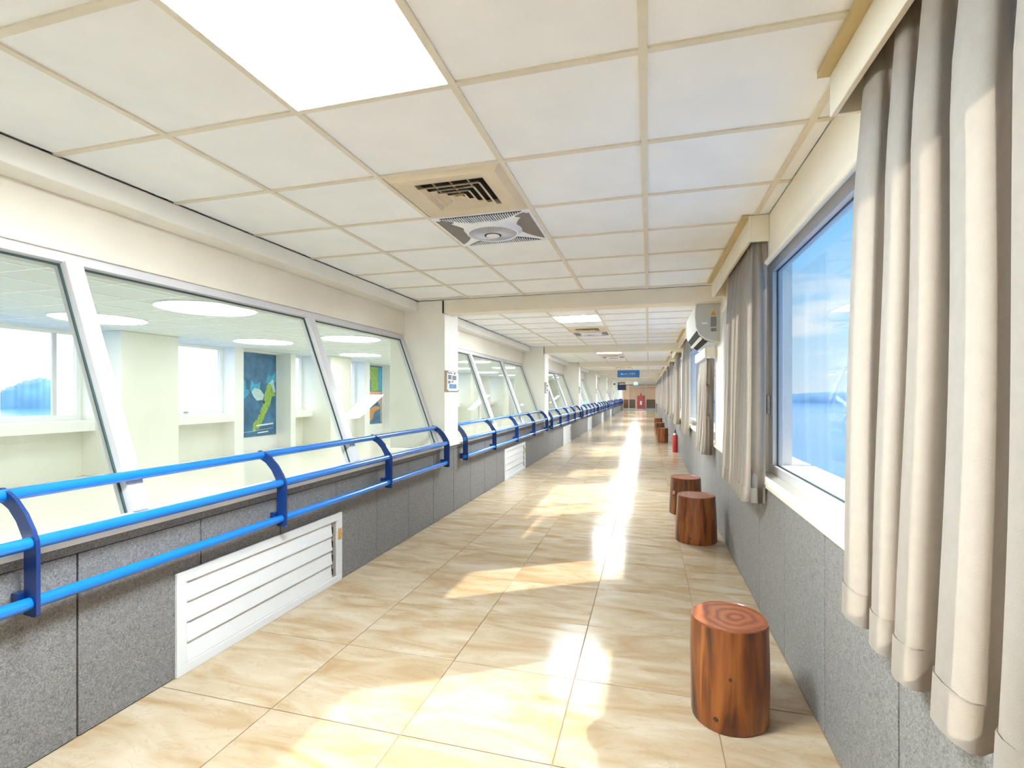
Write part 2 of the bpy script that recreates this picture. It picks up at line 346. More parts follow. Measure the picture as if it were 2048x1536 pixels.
# ------------------------------------------------------------------ ceiling
cx = [-2.44, -1.831, -1.226, -.621, -.016, .589, XR]
ce = struct('ceiling', MB().box(-2.9, .9, Y0, 10.3, CH + .03, CH + .1).box(-2.9, .9, 10.3, YE, CH, CH + .1), 'ceiling far', 'suspended white ceiling of square tiles in a cream grid', 'ceiling')
cyrows = {0: [1.524 + .5566 * k for k in range(-5, 7)], 1: [6.97 + .5566 * k for k in range(-3, 7)]}
cyspan = {0: (-1.25, 4.97), 1: (5.19, 10.34)}
special = {0: (.9674, 2.0806, 2.6372), 1: (6.4134, 7.5266, 8.0832)}          # y of lamp, air diffuser, fan cell
def near(a, l): return any(abs(a - b) < .1 for b in l)
tilemeshes = {}
for k in (0, 1):
    ya, yb = cyspan[k]; ed = [ya] + [y for y in cyrows[k] if ya + .06 < y < yb - .06] + [yb]
    for j in range(len(ed) - 1):
        for i in range(6):
            if i == 2 and near(ed[j], special[k]): continue
            sx, sy = round(cx[i + 1] - cx[i] - .006, 3), round(ed[j + 1] - ed[j] - .006, 3)
            if (sx, sy) not in tilemeshes: tilemeshes[(sx, sy)] = MB().box(-sx / 2, sx / 2, -sy / 2, sy / 2, 0, .015).mesh('ceiling_tile')
            obj('ceiling_tile', tilemeshes[(sx, sy)], 'ceiling tile', ce, loc=((cx[i] + cx[i + 1]) / 2, (ed[j] + ed[j + 1]) / 2, CH + .004))
    for x in cx[1:-1]: obj('grid_bar', MB().box(x - .013, x + .013, ya, yb, CH - .004, CH + .02), 'grid bar', ce)
    for y in ed[1:-1]: obj('grid_bar', MB().box(cx[0], cx[-1], y - .012, y + .012, CH - .003, CH + .02), 'grid bar', ce)
# ceiling strips beside the curtain boxes are built with the boxes
for k in range(8):
    yb = 4.97 + BAY * k
    if yb > YE - .5: break
    b = struct('trim_%d' % (k + 1), MB().box(XL - .02, XR, yb, yb + .22, 2.2, CH), 'cream paint', 'cream painted ceiling beam crossing the corridor, %s from the camera' % ORD[k], 'beam')

# ------------------------------------------------------------------ left wall
wl = struct('wall_left', MB().box(-2.27, XL - .012, Y0, YE, 0, .745), 'joint dark', 'low left wall clad in grey granite boards below the slanted windows', 'wall')
edges = [1.404 + .549 * i for i in range(-3, 20)]
pm = MB().bbox(-.012, 0, -.2712, .2712, 0, .708, .0015).mesh('wall_panel')
for a in edges[:-1]: obj('wall_panel', pm, M_granL, wl, loc=(XL, a + .2745, 0))
obj('wall_board', MB().box(XL - .012, XL, edges[-1], YE, 0, .708), M_granL, wl)
obj('wall_board', MB().box(XL - .012, XL, Y0, edges[0], 0, .708), M_granL, wl)
obj('wall_cap', MB().bbox(XL - .014, XL + .004, Y0, YE, .711, .748, .003), M_granL, wl)
led = struct('trim_20', MB().bbox(-2.33, XL + .018, Y0, YE, .748, .775, .004), 'white ledge', 'white ledge along the foot of the slanted left windows', 'ledge')
hd = struct('wall_header', MB().box(-2.76, -2.60, Y0, YE, 1.985, CH), 'cream paint', 'cream wall strip above the slanted left windows', 'wall')
for k in range(NB):
    obj('cornice', MB().bbox(-2.60, -2.445, max(bay(k) - .0, Y0), bay(k) + 4.97, 2.238, CH, .004), 'pale paint', hd)
for k in range(-1, NB):
    y = bay(k) + 4.97
    if y > YE: break
    struct('pillar_%d' % (k + 2), MB().bbox(-2.78, XL + .004, y, y + .40, .735, CH, .006), 'pale paint',
           'cream square pillar on the left between window bays, %s from the camera' % ORD[k + 1], 'pillar')
# slanted windows
B0, B1 = Vector((-2.212, 0, .776)), Vector((-2.655, 0, 1.98))
DV = (B1 - B0); HV = DV.length; DV.normalize(); NV = Vector((DV.z, 0, -DV.x))      # towards the corridor
def slant(mb, y0, y1, v0, v1, n0, n1):
    P = lambda y, v, n: (B0 + DV * v + NV * n) + Vector((0, y, 0))
    q = [P(y0, v0, n0), P(y1, v0, n0), P(y1, v0, n1), P(y0, v0, n1), P(y0, v1, n0), P(y1, v1, n0), P(y1, v1, n1), P(y0, v1, n1)]
    return mb.add(q, [(3, 2, 1, 0), (4, 5, 6, 7), (0, 1, 5, 4), (1, 2, 6, 5), (2, 3, 7, 6), (3, 0, 4, 7)])
for k in range(NB):
    ya, yb = bay(k) + (.0 if k else -.0), bay(k) + 4.97
    wroot = struct('window_%d' % (k + 1), slant(MB(), ya, yb, -.004, .022, -.035, .035), 'white aluminium', 'slanted three-pane interior window with white frame in the %s bay on the left' % ORD[k], 'window')
    obj('frame_top', slant(MB(), ya, yb, HV - .06, HV, -.035, .035), 'white aluminium', wroot)
    for yy in (ya, yb - .055): obj('frame_side', slant(MB(), yy, yy + .055, -.0 + .022, HV - .06, -.035, .035), 'white aluminium', wroot)
    ms = (ya + 1.655, ya + 3.345)
    for yy in ms:
        mu = obj('mullion', slant(MB(), yy, yy + .075, .022, HV - .06, -.03, .048), 'white aluminium', wroot)
    cells = [(ya + .055, ms[0]), (ms[0] + .075, ms[1]), (ms[1] + .075, yb - .055)]
    for (a, c) in cells:
        g = obj('pane', slant(MB(), a, c, .022, HV - .06, -.004, .004), M_glassL, wroot)
        if k < 3:
            gm = MB(); gw = .008
            slant(gm, a, c, HV - .06 - gw, HV - .06, .004, .012)
            slant(gm, a, a + gw, .022, HV - .06, .004, .012); slant(gm, c - gw, c, .022, HV - .06, .004, .012)
            obj('gasket', gm, 'gasket', g)

# ------------------------------------------------------------------ blue railing
outer = [(-2.045, .552), (-2.036, .56), (-2.036, .78), (-2.040, .819), (-2.057, .853), (-2.093, .907), (-2.144, .957), (-2.180, .978), (-2.217, .992), (-2.232, .988), (-2.240, .975), (-2.240, .955)]
inner = [(-2.233, .944), (-2.205, .936), (-2.176, .920), (-2.137, .879), (-2.109, .830), (-2.098, .793), (-2.097, .60), (-2.10, .556)]
prof = outer + inner
brm = MB().prism([(p[0] + 2.0, p[1]) for p in prof], 'y', -.0065, .0065).mesh('bracket')
ftm = MB().box(-.128, -.095, -.025, .025, .575, .635).mesh('foot')
post_off = [.03, 1.22, 2.44, 3.68, 4.90]
for k in range(NB):
    b = bay(k)
    if b > 38: break
    t = thing('handrail', 'blue three-bar tube railing along the slanted window in the %s bay' % ORD[k], 'railing', (-2.0, b, 0), 'blue railings along the left wall')
    y0 = post_off[0] - .03 + (.06 if k else 0); y1 = post_off[-1] + .012
    for nm, x, z in (('top_rail', -.205, .965), ('middle_rail', -.070, .806), ('bottom_rail', -.070, .598)):
        obj(nm, MB().tube((x, y0, z), (x, y1, z), .0225, 16), 'rail blue', t, smooth=40)
    for p in post_off:
        yy = p + (.06 if (k and p < .1) else 0)
        bo = obj('bracket', brm, 'bracket blue', t, loc=(0, yy, 0))
        obj('foot', ftm, 'bracket blue', bo)
# ------------------------------------------------------------------ louvre vents at the foot of the left wall
def louvre(k, y0, y1):
    t = thing('louvre_vent', 'white louvred vent at the foot of the left wall in the %s bay' % ORD[k], 'vent', (XL, y0, 0), 'white vents at the foot of the left wall')
    W = y1 - y0; H = .486; f = .052
    obj('frame', MB().bbox(0, .016, 0, W, H - f, H, .002).bbox(0, .016, 0, W, 0, f * .9, .002).bbox(0, .016, 0, f, f * .9, H - f, .002).bbox(0, .016, W - .062, W, f * .9, H - f, .002), 'white plastic', t)
    obj('back', MB().box(0, .002, f, W - .062, f * .9, H - f), 'steel', t)
    n = 4; zs = [f * .9 + (H - 1.9 * f) * i / n for i in range(n + 1)]
    for i in range(n):
        a, c = zs[i] + .002, zs[i + 1] - .002
        obj('slat', MB().prism([(.002, c), (.002, c - .012), (.011, a), (.014, a), (.014, a + .006), (.005, c)], 'y', f + .002, W - .115), 'white plastic', t)
    tr = obj('slat_track', MB().box(.002, .008, W - .108, W - .068, f * .9, H - f).tube((.012, W - .094, f + .02), (.012, W - .094, H - f - .02), .005, 8), 'steel', t)
    for i in range(n): obj('clip', MB().box(.002, .015, W - .113, W - .105, zs[i] + .02, zs[i] + .065), 'black plastic', tr)
    obj('latch', MB().bbox(.016, .026, W - .052, W - .022, H - .185, H - .11, .002).box(.018, .030, W - .028, W - .018, H - .155, H - .145), 'brass latch', t)
for k in range(6): louvre(k, 1.811 + 5.48 * k if k < 2 else 1.9 + 5.40 * k, (1.811 + 5.48 * k if k < 2 else 1.9 + 5.40 * k) + 1.29)

# ------------------------------------------------------------------ right wall
XO = .87
XW = .735                                   # inner face of the recessed window frames
wins = [(-.1, 3.47), (3.55, 4.86)] + [(bay(k) + .10, bay(k) + 4.65) for k in range(1, NB)]
wr = struct('wall_right', MB().box(XR + .012, XO, Y0, YE, 0, .81).box(XR, XO, Y0, YE, 2.15, CH), 'cream paint', 'right wall with cream paint above grey granite boards', 'wall')
pr_ = [Y0] + [v for ww in wins for v in ww] + [YE]
for a, c in zip(pr_[0::2], pr_[1::2]): obj('pier', MB().box(XR, XO, a, c, .81, 2.15), 'pale paint', wr)
redges = [1.59 + .5905 * i for i in range(-3, 17)]
obj('wall_backing', MB().box(XR + .008, XR + .014, Y0, YE, 0, .80), 'joint dark', wr)
rpm = MB().bbox(0, .012, -.2915, .2915, 0, .785, .0012).mesh('wall_panel')
for a in redges[:-1]: obj('wall_panel', rpm, M_granR, wr, loc=(XR, a + .295, 0))
obj('wall_board', MB().box(XR, XR + .012, redges[-1], YE, 0, .785), M_granR, wr)
obj('wall_board', MB().box(XR, XR + .012, Y0, redges[0], 0, .785), M_granR, wr)
obj('wall_cap', MB().bbox(XR - .014, XR + .02, Y0, YE, .786, .812, .004), 'pelmet board', wr)
rw = 0
for (a, c) in wins:
    rw += 1
    place = 'beside the nearest curtain' if rw == 1 else 'behind the curtain before the air conditioner' if rw == 2 else 'in the %s bay on the right' % ORD[rw - 2]
    z0, z1 = .836, 2.15
    wn_ = struct('window_%d' % (10 + rw), MB().bbox(XW, XW + .06, a, c, z0, z0 + .052, .003), 'white aluminium', 'white framed sea-view window %s' % place, 'window')
    obj('frame_top', MB().bbox(XW, XW + .06, a, c, z1 - .068, z1, .003), 'white aluminium', wn_)
    for yy in (a, c - .105): obj('frame_side', MB().bbox(XW, XW + .06, yy, yy + .105, z0 + .052, z1 - .068, .003), 'white aluminium', wn_)
    nm = 1 if c - a < 3.5 else 2
    cuts = [a + .105] + [a + (c - a) * (i + 1) / (nm + 1) for i in range(nm)] + [c - .105]
    if rw == 1: cuts = [a + .105, 1.30, c - .105]
    for y in cuts[1:-1]: obj('meeting_stile', MB().bbox(XW + .01, XW + .055, y - .03, y + .03, z0 + .052, z1 - .068, .003), 'white aluminium', wn_)
    for p, q in zip(cuts, cuts[1:]):
        g = obj('pane', MB().box(XW + .030, XW + .036, p, q, z0 + .052, z1 - .068), M_glassR, wn_)
        if rw < 3:
            gw = .006; gm = MB().box(XW + .024, XW + .030, p, q, z0 + .052, z0 + .052 + gw).box(XW + .024, XW + .030, p, q, z1 - .068 - gw, z1 - .068).box(XW + .024, XW + .030, q - gw, q, z0 + .052, z1 - .068).box(XW + .024, XW + .030, p, p + gw, z0 + .052, z1 - .068)
            obj('gasket', gm, 'gasket', g)
    obj('inner_sill', MB().prism([(XR - .02, .812), (XW + .06, .812), (XW + .06, z0), (XW, z0), (XR - .012, .828)], 'y', a, c), 'pelmet board', wn_)
    obj('head_trim', MB().prism([(XR, 2.066), (XR, 2.15), (XW, 2.15)], 'y', a, c), 'pelmet board', wn_)
    if rw == 1: obj('handle', MB().bbox(XW - .022, XW, c - .06, c - .035, 1.20, 1.32, .004), 'steel', wn_)
    obj('upper_rail', MB().tube((XR - .004, a, 2.082), (XR - .004, c, 2.082), .016, 10), 'pelmet board', wn_, smooth=40)
    obj('outer_sill', MB().bbox(XW + .06, XO + .13, a, c, .812, .878, .005), 'outer wall white', wn_)

# ------------------------------------------------------------------ curtain boxes and curtains
def pelmet(y0, y1, label, z0=2.195, z1=CH, x0=.55, strip=True):
    t = thing('curtain_pelmet', label, 'pelmet', (x0, y0, z0), 'cream curtain boxes')
    H = z1 - z0; D = XR - x0; Wd = y1 - y0
    obj('front_board', MB().bbox(0, .018, 0, Wd, 0, H, .002), 'pelmet board', t)
    for yy in (0, Wd - .016): obj('end_board', MB().bbox(.018, D, yy, yy + .016, 0, H, .002), 'pelmet board', t)
    obj('curtain_track', MB().box(.055, .075, .02, Wd - .02, H - .03, H - .012), 'white plastic', t)
    if strip: obj('ceiling_strip', MB().box(-.035, 0, -.01, Wd, H - .022, H), 'ceiling strip', t)
def curtain(y0, y1, label, nf, seed, zt=2.30, zb=.70, xc=.605, amp=.040, flat=0):
    rg = random.Random(seed); W = y1 - y0
    wts = [.7 + .6 * rg.random() for _ in range(nf)]; tot = sum(wts); ac = 0; th = []
    K = 16
    for i, wt in enumerate(wts):
        for j in range(K):
            th.append((2 * PI * (i + j / K), (ac + wt * j / K) / tot, wt / tot * W))
        ac += wt
    th.append((2 * PI * nf, 1., wts[-1] / tot * W))
    A = [rg.uniform(.85, 1.15) for _ in range(nf + 1)]; B = [rg.uniform(.8, 1.2) for _ in range(nf + 1)]; dr = [rg.uniform(-.5, .5) for _ in range(nf + 1)]
    ZN = 14
    def pt(t, s, pw, zz):
        u = (zt - zz) / (zt - zb); i = min(nf, int(t / (2 * PI) + 1e-6)); fr = t / (2 * PI) - i; j = min(nf, i + 1)
        a = (A[i] * (1 - fr) + A[j] * fr) * amp * (.35 + .65 * min(1, u * 4)) * (1 + .25 * u)
        d = (dr[i] * (1 - fr) + dr[j] * fr) * .02 * math.sin(3 * u + i)
        b = (B[i] * (1 - fr) + B[j] * fr)
        x = xc - .022 * u * u + a * math.cos(t) - .004 * math.sin(2.1 * u * PI + i)
        y = y0 + s * W + .21 * pw * b * math.sin(2 * t) * (.3 + .7 * min(1, u * 5)) * .78 + d
        return (x, y, zz)
    def sheet(zlist, off=0):
        mb = MB(); vs = []
        lead = [(.657, y0 + .004), (.615, y0), (.580, y0 + .002)] if flat else []
        for zz in zlist:
            for (x, y) in lead: vs.append((x - .012 * (zt - zz) / (zt - zb), y, zz))
            vs += [(lambda q: (q[0] - off, q[1], q[2]))(pt(t, s, pw, zz)) for (t, s, pw) in th]
        n = len(th) + len(lead); fs = [(r * n + i, r * n + i + 1, (r + 1) * n + i + 1, (r + 1) * n + i) for r in range(len(zlist) - 1) for i in range(n - 1)]
        return mb.add(vs, fs)
    t = thing('curtain', label, 'curtain', (0, 0, 0), 'beige curtains along the right wall')
    c = obj('cloth', sheet([zt + (zb + .085 - zt) * (i / ZN) for i in range(ZN + 1)]), 'curtain', t, smooth=180)
    h = obj('hem', sheet([zb + .087, zb + .04, zb - .002], .004), 'curtain', t, smooth=180)
    # the pleats' hooks under the track
    hk = MB()
    for i in range(nf):
        x, y, z = pt(2 * PI * i + PI, (i + .5) / nf, W / nf, zt); hk.box(x - .006, x + .006, y - .004, y + .004, zt - .01, zt + .012)
    obj('curtain_hook', hk, 'white plastic', t)['kind'] = 'stuff'
pelmet(-.1, 1.77, 'cream curtain box at the ceiling above the nearest curtain')
pelmet(3.09, 4.78, 'cream curtain box between the open window and the air conditioner')
pelmet(5.36, 6.45, 'low cream curtain box under the air conditioner', 1.70, 1.80, strip=False)
pelmet(8.2, 10.05, 'cream curtain box first beyond the air conditioner')
for k in range(2, NB):
    pelmet(bay(k) + .1, bay(k) + 1.95, 'cream curtain box at the near end of the %s bay' % ORD[k])
    if bay(k) + 4.75 < YE: pelmet(bay(k) + 3.1, bay(k) + 4.75, 'cream curtain box at the far end of the %s bay' % ORD[k])
curtain(-.05, 1.70, 'large beige pleated curtain in the right foreground', 11, 3, amp=.040)
curtain(3.125, 4.10, 'beige pleated curtain between the open window and the air conditioner', 9, 5, flat=1)
curtain(5.48, 6.38, 'short beige curtain hanging below the air conditioner', 8, 8, zt=1.697, flat=1)
curtain(8.3, 9.05, 'beige curtain first beyond the air conditioner', 7, 9)
for k in range(2, NB):
    curtain(bay(k) + .15, bay(k) + .95, 'beige curtain at the near end of the %s bay' % ORD[k], 7, 20 + k)
    if bay(k) + 4.75 < YE: curtain(bay(k) + 3.16, bay(k) + 3.98, 'beige curtain at the far end of the %s bay' % ORD[k], 7, 40 + k)

# ------------------------------------------------------------------ wall air conditioner
t = thing('air_conditioner', 'white wall-mounted split air conditioner above the right curtains', 'air conditioner', (XR, 5.1, 1.83))
pf = [(0, .385), (-.205, .385), (-.222, .36), (-.226, .25), (-.218, .15), (-.185, .075), (-.13, .025), (-.05, 0), (0, 0)]
obj('body', MB().prism(pf, 'y', .012, 1.15), 'ac white', t, smooth=50)
pf2 = [(0, .378), (-.198, .378), (-.213, .355), (-.217, .25), (-.209, .155), (-.178, .083), (-.126, .034), (-.05, .008), (0, .008)]
sd = obj('side_cover', MB().prism(pf2, 'y', 0, .012), 'ac side', t, smooth=50)
obj('side_cover', MB().prism(pf2, 'y', 1.15, 1.162), 'ac side', t, smooth=50)
obj('warning_sticker', MB().prism([(-.085, .255), (-.035, .255), (-.06, .30)], 'y', -.0015, 0), 'sticker yellow', sd)
obj('rating_label', MB().box(-.085, -.032, -.0015, 0, .145, .24), 'sticker grey', sd)
obj('barcode_label', MB().box(-.082, -.032, -.0015, 0, .10, .132), 'sticker grey', sd)
obj('model_label', MB().box(-.165, -.115, -.0015, 0, .172, .19), 'paper', sd)
for i, (a, c) in enumerate((((-.205, .118), (-.172, .062)), ((-.155, .048), (-.105, .012)))):
    d = .004
    obj('air_outlet', MB().prism([(a[0], a[1]), (c[0], c[1]), (c[0] - d, c[1] - d), (a[0] - d, a[1] - d)], 'y', .06, 1.10), 'void shade', t)
obj('flap', MB().prism([(-.172, .058), (-.152, .04), (-.160, .030), (-.182, .052)], 'y', .05, 1.11), 'ac white', t)
obj('flap', MB().prism([(-.100, .008), (-.05, -.004), (-.05, -.014), (-.104, -.002)], 'y', .05, 1.11), 'ac white', t)

# ------------------------------------------------------------------ ceiling fittings
def lamp(y0, label, drop=0):
    t = thing('ceiling_lamp', label, 'ceiling light', ((-1.226 - .621) / 2, y0 + .278, CH - drop), 'square light panels in the corridor ceiling')
    hx, hy = .289, .265
    obj('frame', MB().box(-hx - .01, hx + .01, -hy - .01, -hy, -.002, .02).box(-hx - .01, hx + .01, hy, hy + .01, -.002, .02).box(-hx - .01, -hx, -hy, hy, -.002, .02).box(hx, hx + .01, -hy, hy, -.002, .02), 'white plastic', t)
    obj('diffuser', MB().box(-hx, hx, -hy, hy, .002, .012), 'lamp panel', t)
def ring(a, bx, z0, z1, th):
    """square flared ring, outer half-size a at z0, inner half-size bx at z1"""
    mb = MB()
    P = lambda h, z: [(-h, -h, z), (h, -h, z), (h, h, z), (-h, h, z)]
    vs = P(a, z0) + P(bx, z1) + P(bx - th, z1) + P(a - th, z0)
    fs = []
    for s in range(3):
        for i in range(4): fs.append((s * 4 + i, s * 4 + (i + 1) % 4, (s + 1) * 4 + (i + 1) % 4, (s + 1) * 4 + i))
    for i in range(4): fs.append((12 + i, 12 + (i + 1) % 4, (i + 1) % 4, i))
    return mb.add(vs, fs)
def diffuser(y0, label, full=True):
    t = thing('air_diffuser', label, 'air vent', (-.9235, y0 + .278, CH - .012), 'cream air diffusers in the ceiling')
    t.scale = (1, .93, 1)
    fr = MB(); a = .288; i_ = .175
    for (p, q) in ((0, 1), (1, 2), (2, 3), (3, 0)):
        c = [(-1, -1), (1, -1), (1, 1), (-1, 1)]
        A_, B_ = c[p], c[q]
        fr.add([(A_[0] * a, A_[1] * a, .012), (B_[0] * a, B_[1] * a, .012), (B_[0] * (a - .03), B_[1] * (a - .03), -.008), (A_[0] * (a - .03), A_[1] * (a - .03), -.008), (A_[0] * i_, A_[1] * i_, .004), (B_[0] * i_, B_[1] * i_, .004), (B_[0] * i_, B_[1] * i_, .03), (A_[0] * i_, A_[1] * i_, .03)],
               [(0, 1, 2, 3), (3, 2, 5, 4), (4, 5, 6, 7), (0, 4, 7, 1)][:3])
    obj('frame', fr, 'diffuser cream', t)
    obj('duct_shade', MB().box(-i_, i_, -i_, i_, .036, .038), 'void shade', t)  # flat dark sheet painted as the shade up the duct
    for n, h in enumerate((.160, .120, .082, .046)):
        obj('vane', ring(h, h - .020, -.012, .004, .004), 'diffuser cream', t)
    obj('centre_plate', ring(.022, .006, -.010, .006, .0059), 'diffuser cream', t)
    if full:
        for s in (-.09, .0, .09): obj('stay', MB().box(s - .002, s + .002, -.17, .17, .012, .02), 'diffuser cream', t)
def fan(y0, label, full=True):
    t = thing('ceiling_fan', label, 'ceiling fan', (-.9235, y0 + .278, CH - .006), 'white square fans set in the ceiling')
    t.scale = (1, .93, 1)
    a = .294; n = 44; ro = .155
    # panel = square plate with scooped side openings and a round middle
    def side_arc(k):
        d = .12; pts = []
        for i in range(13):
            u = -1 + 2 * i / 12; p = (u * .245, -a + .016 + d * (1 - u * u)); pts.append(p)
        an = k * PI / 2; c, s = math.cos(an), math.sin(an)
        return [(x * c - y * s, x * s + y * c) for x, y in pts]
    obj('panel', MB().box(-a, a, -a, a, .0, .004), 'fan white', t)
    for k in range(4):
        ar = side_arc(k)
        v = obj('intake', MB().prism(ar, 'z', -.003, .0), 'fan mesh' if k in (1, 3) else 'void shade', t)
        if full and k in (0, 2):
            sl = MB(); NS = 34
            for i in range(NS):
                u = -1 + 2 * (i + .5) / NS; x = u * .245; d = .12 * (1 - u * u)
                if d < .006: continue
                y = -a + .016; sg = 1 if k == 0 else -1
                x0_, x1_ = x - .0028, x + .0028; ya, yb = sorted((sg * y, sg * (y + d)))
                sl.box(x0_, x1_, ya, yb, -.008, -.003)
            o_ = obj('intake_slats', sl, 'fan white', v); o_['kind'] = 'stuff'
    # raised round rim, grille and hub
    prof_ = [(ro + .030, 0), (ro + .014, -.012), (ro + .006, -.026), (ro, -.030), (ro - .006, -.029), (ro - .008, -.024)]
    mbr = MB(); nn = 40
    for (r, z) in prof_: mbr.v += [(r * math.cos(2 * PI * i / nn), r * math.sin(2 * PI * i / nn), z) for i in range(nn)]
    for q in range(len(prof_) - 1): mbr.f += [(q * nn + i, q * nn + (i + 1) % nn, (q + 1) * nn + (i + 1) % nn, (q + 1) * nn + i) for i in range(nn)]
    obj('rim', mbr, 'fan white', t, smooth=60)
    g = obj('grille', MB().lathe([(ro - .007, -.022), (ro - .009, -.026), (.06, -.034), (.05, -.034)], 40), 'fan grey', t, smooth=50)
    if full:
        gr = MB()
        for i in range(60):
            an = 2 * PI * i / 60; gr.tube((.055 * math.cos(an), .055 * math.sin(an), -.036), ((ro - .010) * math.cos(an + .25), (ro - .010) * math.sin(an + .25), -.028), .0014, 4)
        o_ = obj('grille_wires', gr, 'fan white', g); o_['kind'] = 'stuff'
    obj('hub_gap_shade', MB().lathe([(.050, -.033), (.050, -.0365)], 30), 'void shade', t)
    obj('hub', MB().lathe([(.042, -.032), (.042, -.040), (.034, -.044), (.001, -.046)], 30), 'fan white', t, smooth=40)
    for sx in (-1, 1):
        pl = [(sx * .20, .195), (sx * .262, .150), (sx * .272, .175), (sx * .262, .262), (sx * .245, .268)]
        pl = [(sx * .185, -.20), (sx * .24, -.155), (sx * .255, -.175), (sx * .262, -.235), (sx * .245, -.255)] if sx < 0 else [(.19, -.205), (.245, -.165), (.262, -.185), (.262, -.245), (.245, -.25)]
        obj('corner_window', MB().prism(pl, 'z', -.004, 0), 'fan mesh', t)
for k in range(8):
    off = 0 if k == 0 else BAY * k + .0759
    if off + 4 > YE: break
    dist = 'in the nearest ceiling bay' if k == 0 else 'in the %s ceiling bay from the camera' % ORD[k]
    lamp(.9674 + off, 'glowing square light panel %s' % dist, 0 if k < 2 else .014)
    diffuser(2.0806 + off, 'cream square air diffuser with nested vanes %s' % dist, k < 2)
    fan(2.6372 + off, 'white square ceiling fan with round grille %s' % dist, k < 2)

lamp(-4.40, 'square light panel in the ceiling bay behind the camera')

# ------------------------------------------------------------------ notices on the pillars
def notice(k):
    y = bay(k) + 4.97
    t = thing('notice_frame', 'framed notice with photos on the %s pillar' % ORD[k], 'notice', (XL + .004, y + .03, 1.355), 'framed notices on the pillars')
    W, H = .34, .232
    obj('backing', MB().bbox(0, .010, -.025, W, 0, H, .002), 'wood backing', t)
    pn = obj('sheet', MB().box(.010, .018, .01, W - .01, .008, H - .008), 'paper', t)
    for (y0, y1, z0, z1, m_) in ((.03, .13, .135, .185, 'print dark'), (.15, .27, .13, .18, 'print dark'), (.03, .10, .09, .12, 'print dark'), (.13, .18, .1, .122, 'print dark'), (.06, .27, .035, .085, 'print blue'), (.03, .15, .198, .212, 'print dark'), (.2, .24, .195, .215, 'black plastic')):
        obj('print', MB().box(.018, .0188, y0, y1, z0, z1), m_, pn)
    for yy in (.012, W - .022):
        for zz in (.014, H - .014): obj('bolt', MB().tube((.018, yy + .005, zz), (.026, yy + .005, zz), .008, 10), 'steel', t)
for k in range(6): notice(k)

# ------------------------------------------------------------------ stump stools
def stump(x, y, R, H, seed, label, lean=0.0, flare=.0, ex=1.0, scar=False):
    rg = random.Random(seed); ph = [rg.uniform(0, 6.28) for _ in range(6)]; am = [.0, .035, .022, .016, .01, .008]
    t = thing('stump_stool', label, 'stool', (x, y, 0), 'varnished tree stump stools')
    n = 48; zl = [0, .012, .05, .12, .2, .28, .34, .385, .397]
    zl = [z / .4 * H for z in zl] + [H]
    def rad(a, u):
        r = 1 + sum(am[i] * math.sin(i * a + ph[i] + (.5 * u if i > 2 else 0)) for i in range(1, 6))
        prof = 1 + flare * (1 - u) ** 1.6 + .03 * math.sin(PI * u)
        return R * r * prof
    def P(a, z, sc=1):
        u = z / H; r = rad(a, u) * sc
        return (r * math.cos(a) * ex + lean * u, r * math.sin(a), z)
    mb = MB()
    for i, z in enumerate(zl[:-1]):
        sc = .975 if i == 0 else 1
        mb.v += [P(2 * PI * j / n, z, sc) for j in range(n)]
    for q in range(len(zl) - 2): mb.f += [(q * n + j, q * n + (j + 1) % n, (q + 1) * n + (j + 1) % n, (q + 1) * n + j) for j in range(n)]
    mb.f.append(tuple(range(n))[::-1]); q = (len(zl) - 2) * n; mb.f.append(tuple(range(q, q + n)))
    bo = obj('trunk', mb, M_woodS, t, smooth=50)
    tp = MB(); ztop = zl[-2]
    for (sc, z) in ((.996, ztop), (.99, ztop + .006), (.975, H)): tp.v += [(lambda p: (p[0], p[1], z))(P(2 * PI * j / n, ztop, sc)) for j in range(n)]
    for q in range(2): tp.f += [(q * n + j, q * n + (j + 1) % n, (q + 1) * n + (j + 1) % n, (q + 1) * n + j) for j in range(n)]
    tp.f.append(tuple(range(2 * n, 3 * n)))
    obj('cut_top', tp, M_woodT, t, smooth=40)
    if scar:
        p = Vector(P(-2.5, .24)); d = Vector((math.cos(-2.5), math.sin(-2.5), .1))
        obj('scar', MB().tube(p - d * .02, p + d * .006, .032, 16, .022), 'stump scar', bo, smooth=40)
        obj('scar_rim', MB().tube(p - d * .025, p + d * .001, .044, 16, .034), 'knot', bo, smooth=40)
    for (a, z, rr) in ((rg.uniform(-2.2, -1.2), .055, .012), (rg.uniform(-2.4, -1.0), H * .55, .008)):
        p = Vector(P(a, z)); d = Vector((math.cos(a), math.sin(a), 0))
        obj('knot', MB().tube(p - d * .004, p + d * .003, rr, 10, rr * .7), 'knot', bo)
mat('stump scar', (.34, .17, .09), .4, var=.2, vscale=60)
mat('knot', (.05, .016, .008), .4, var=.3, vscale=80, coat=.5)
stump(.322, 2.222, .148, .405, 11, 'varnished stump stool nearest the camera, standing alone')
stump(.42, 4.80, .165, .41, 12, 'tapered stump stool in front of another stump', flare=.12)
stump(.405, 5.86, .160, .40, 13, 'dark stump stool with a pale round scar behind the tapered one', flare=.10, scar=True)
stump(.385, 14.25, .14, .40, 14, 'orange brown stump stool, first of the far cluster')
stump(.36, 16.9, .145, .40, 15, 'dark stump stool, middle of the far cluster')
stump(.37, 20.2, .145, .40, 16, 'reddish stump stool, last of the far cluster')
